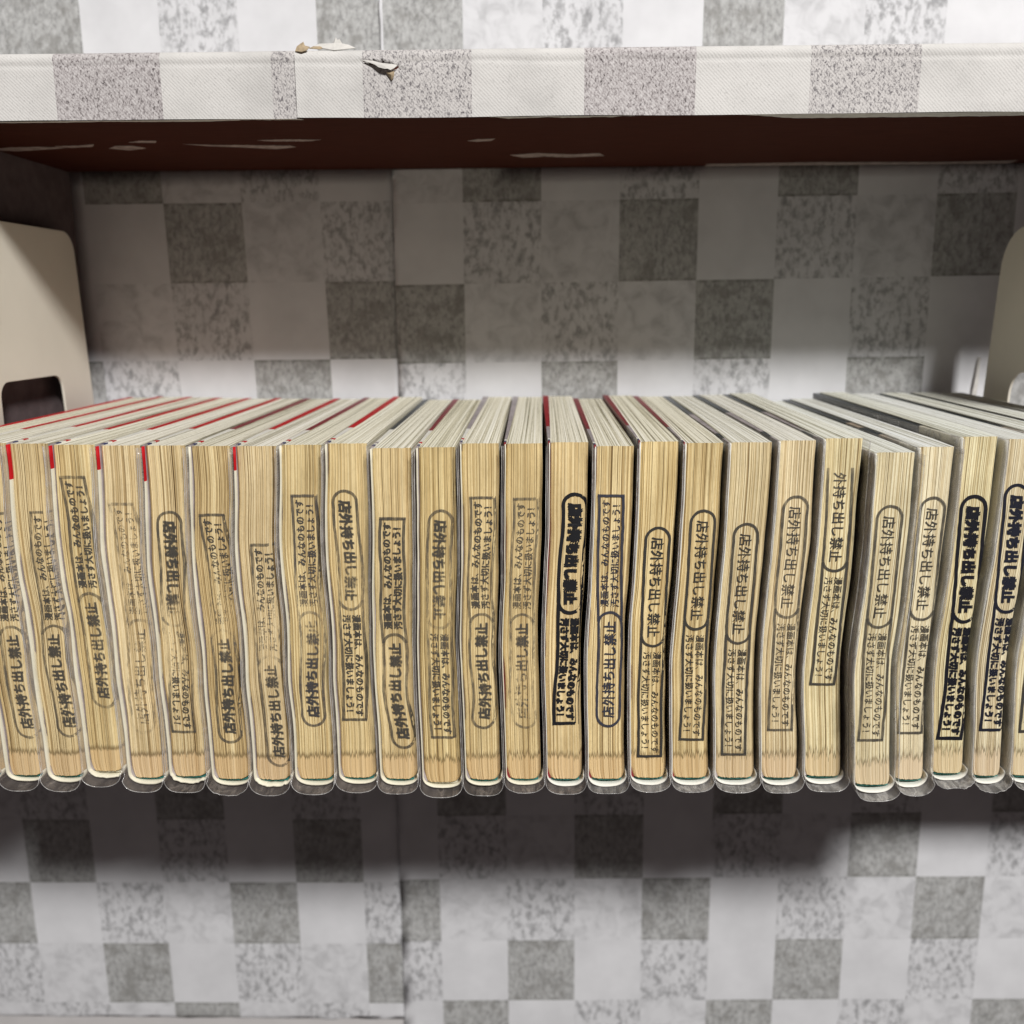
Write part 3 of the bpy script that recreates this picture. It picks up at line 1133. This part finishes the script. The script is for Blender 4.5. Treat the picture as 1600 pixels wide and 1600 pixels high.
def stamp(bk, parent):
    if bk.i not in S:
        return
    pts, way, ink, fade, bold, sb = S[bk.i]
    skip = bk.i == 20
    vs, fs = stamp_layout(bold, sb, skip)
    (xt, zt, xm, zm, xb, zb) = pts

    def xc(z):
        return (xt * (z - zm) * (z - zb) / ((zt - zm) * (zt - zb)) + xm * (z - zt) * (z - zb) / ((zm - zt) * (zm - zb))
                + xb * (z - zt) * (z - zm) / ((zb - zt) * (zb - zm)))
    verts, val = [], []
    H = zt - zb
    for a, b, lay in vs:
        t = a / 113.1
        if way == 'd':
            z = zt - H * t
            x = xc(z) + b
        else:
            z = zb + H * t
            x = xc(z) - b
        x += (1.9 if bk.i < 15 else 0.8) * mnoise.noise(Vector((z * 0.036, bk.k, 2))) + 0.22 * mnoise.noise(Vector((z * 0.3, x * 0.3, bk.k)))
        z += 0.22 * mnoise.noise(Vector((z * 0.35, x * 0.35, bk.k + 7)))
        lo, hi = bk.bl(z) + 0.15, bk.br(z) - 0.15
        out = x < lo or x > hi
        x = max(lo, min(hi, x))
        verts.append((x, bk.yf(x, z) - 0.16 - lay, z, out))
        g = ink * (0.70 if bk.i <= 7 else 0.78 if bk.i <= 13 else 1.0)
        if fade:
            g -= fade[1] * math.exp(-((a - fade[0]) / 22) ** 2)
        val.append(max(0.0, g))
    faces = [f for f in fs if not all(verts[k][3] for k in f)]
    o = from_data('ink_stamp', [v[:3] for v in verts], faces, [INK], parent)
    o.color = tuple(INKC.get(bk.i, (0.034, 0.032, 0.028))) + (1,)
    at = o.data.attributes.new('ink', 'FLOAT', 'POINT')
    for k, v in enumerate(val):
        at.data[k].value = v
    return o


LABELS = {
    0: 'first book at the left end, only its pale top showing against the bookend slot',
    1: 'book cut off by left picture edge, half a grey stamp and red strip on top',
    2: 'leftmost book seen whole, red tip at front, grey stamp with right side worn away',
    3: 'yellowed book with the highest set tilted stamp of the left group, torn white foot',
    4: 'yellowed book with almost vanished stamp and red tip, right of the tilted stamp',
    5: 'yellowed book whose stamp has bold rounded capsule at top and fades away below',
    6: 'book with upturned stamp, dark square corner and worn middle, right of the fading capsule',
    7: 'book with the lowest stamp of the row, upturned, running almost to its foot',
    8: 'book with upturned stamp, crisp bluish capsule at bottom, right border missing',
    9: 'book with narrow dark capsule up high, small writing below, bold red strip on top',
    10: 'book with wide clear box of small writing above and broken dark capsule at its foot',
    11: 'book with blurred greyish downward stamp left of centre, smudged capsule on top',
    12: 'book left of centre with upturned grey stamp, clear capsule at foot and dark box corner',
    13: 'book left of the boldest centre stamp, upturned with half worn rounded capsule',
    14: 'centre book with thick smeared black stamp slanting left at bottom',
    15: 'book with neat navy upturned stamp, just right of centre, box border all round',
    16: 'book with crisp black downward stamp in low position beside dark red gap on its left',
    17: 'book with crisp downward stamp, second right of the navy one, higher than both neighbours',
    18: 'book with clear thin grey stamp ending low, third right of the navy stamped book',
    19: 'book with pale grey stamp, left of the one whose first character is missing',
    20: 'book whose stamp runs off the top so the first character is missing',
    21: 'book standing forward of the row and lowest at head and foot, wide vinyl at left',
    22: 'cream paged book with grey stamp, right of the one standing forward',
    23: 'pale book with the boldest black stamp, crumpled vinyl at its lower corner',
    24: 'pale book with bold black stamp near the right edge, pointed saw-tooth marks at foot',
    25: 'book cut off by the right picture edge with a sliver of dark stamp',
    26: 'book at far right showing only its top, second from the right bookend',
    27: 'thin book at the right end of the row against the bookend, only its top showing',
}

for i in range(len(B)):
    bk = Book(i)
    xr = (B[i][0] + (B[i + 1][0] if i + 1 < len(B) else LAST[0])) / 2
    t = thing('book', (xr, 535, -231.5), LABELS[i], 'book', 'yellowed comic books in clear vinyl covers standing in a row')
    page_block(bk, t)
    cover(bk, t)
    # printed jacket folded round the tail, white inside; a red corner on the left-hand volumes
    if i <= 9:
        mats = [CREAMW, RED]
        fun = (lambda p, b=bk: 1 if (p[2] == -1 and p[1] > b.zt - 12.5 - 2 * math.sin(b.k) and b.i in (1, 2, 3, 4, 5, 7)) else 0)
        th = 0.7 if i in (2, 4, 7) else 0.5
    elif i <= 20:
        mats, fun, th = [CREAMW if i < 14 else WHITE], None, 0.4
    else:
        mats, fun, th = [WHITE], None, 0.3
    jk, _ = tub(bk, 'jacket', t, None, 1.05, 1.1, 2.3 + 0.3 * bk.sag + (0.7 if i > 13 else 0), bk.Y - 1.2, FAR - 3, -0.4, 0.03, th,
                0.9 if i in (3, 5, 7) else 0.12, mats, fun)
    # green endpaper line just under the pages
    z0 = bk.zb - 0.55
    xa, xb = bk.L(z0) + 3.4, bk.R(z0) - 3.4
    seg = 10
    vv, ff = [], []
    for k in range(seg + 1):
        s = k / seg
        x = xa + (xb - xa) * s
        dz = 0.9 * (1 - (2 * s - 1) ** 2)
        for y in (bk.Y + 1.2, FAR - 5):
            for z in (z0 - dz * 0.5, z0 - dz * 0.5 - 0.14):
                vv.append((x, y, z))
    for k in range(seg):
        p = 4 * k
        ff += [(p, p + 1, p + 5, p + 4), (p, p + 4, p + 6, p + 2), (p + 1, p + 3, p + 7, p + 5)]
    from_data('endpaper', vv, ff, [TEAL if i not in (3, 11) else CREAMW], t)
    sl, rim = tub(bk, 'vinyl_sleeve', t, VINYL if i < 15 else VINYL_SHEEN, 0.22, 0.22, 3.2 + 1.2 * bk.sag, bk.Y - 7.5, FAR - 1, -0.6, 1.0, 0.12, 0.15 if i not in (0, 23, 24, 6) else 0.9, pull=3.2)
    bead('rim', rim, 0.13, RIM, sl)
    stamp(bk, t)
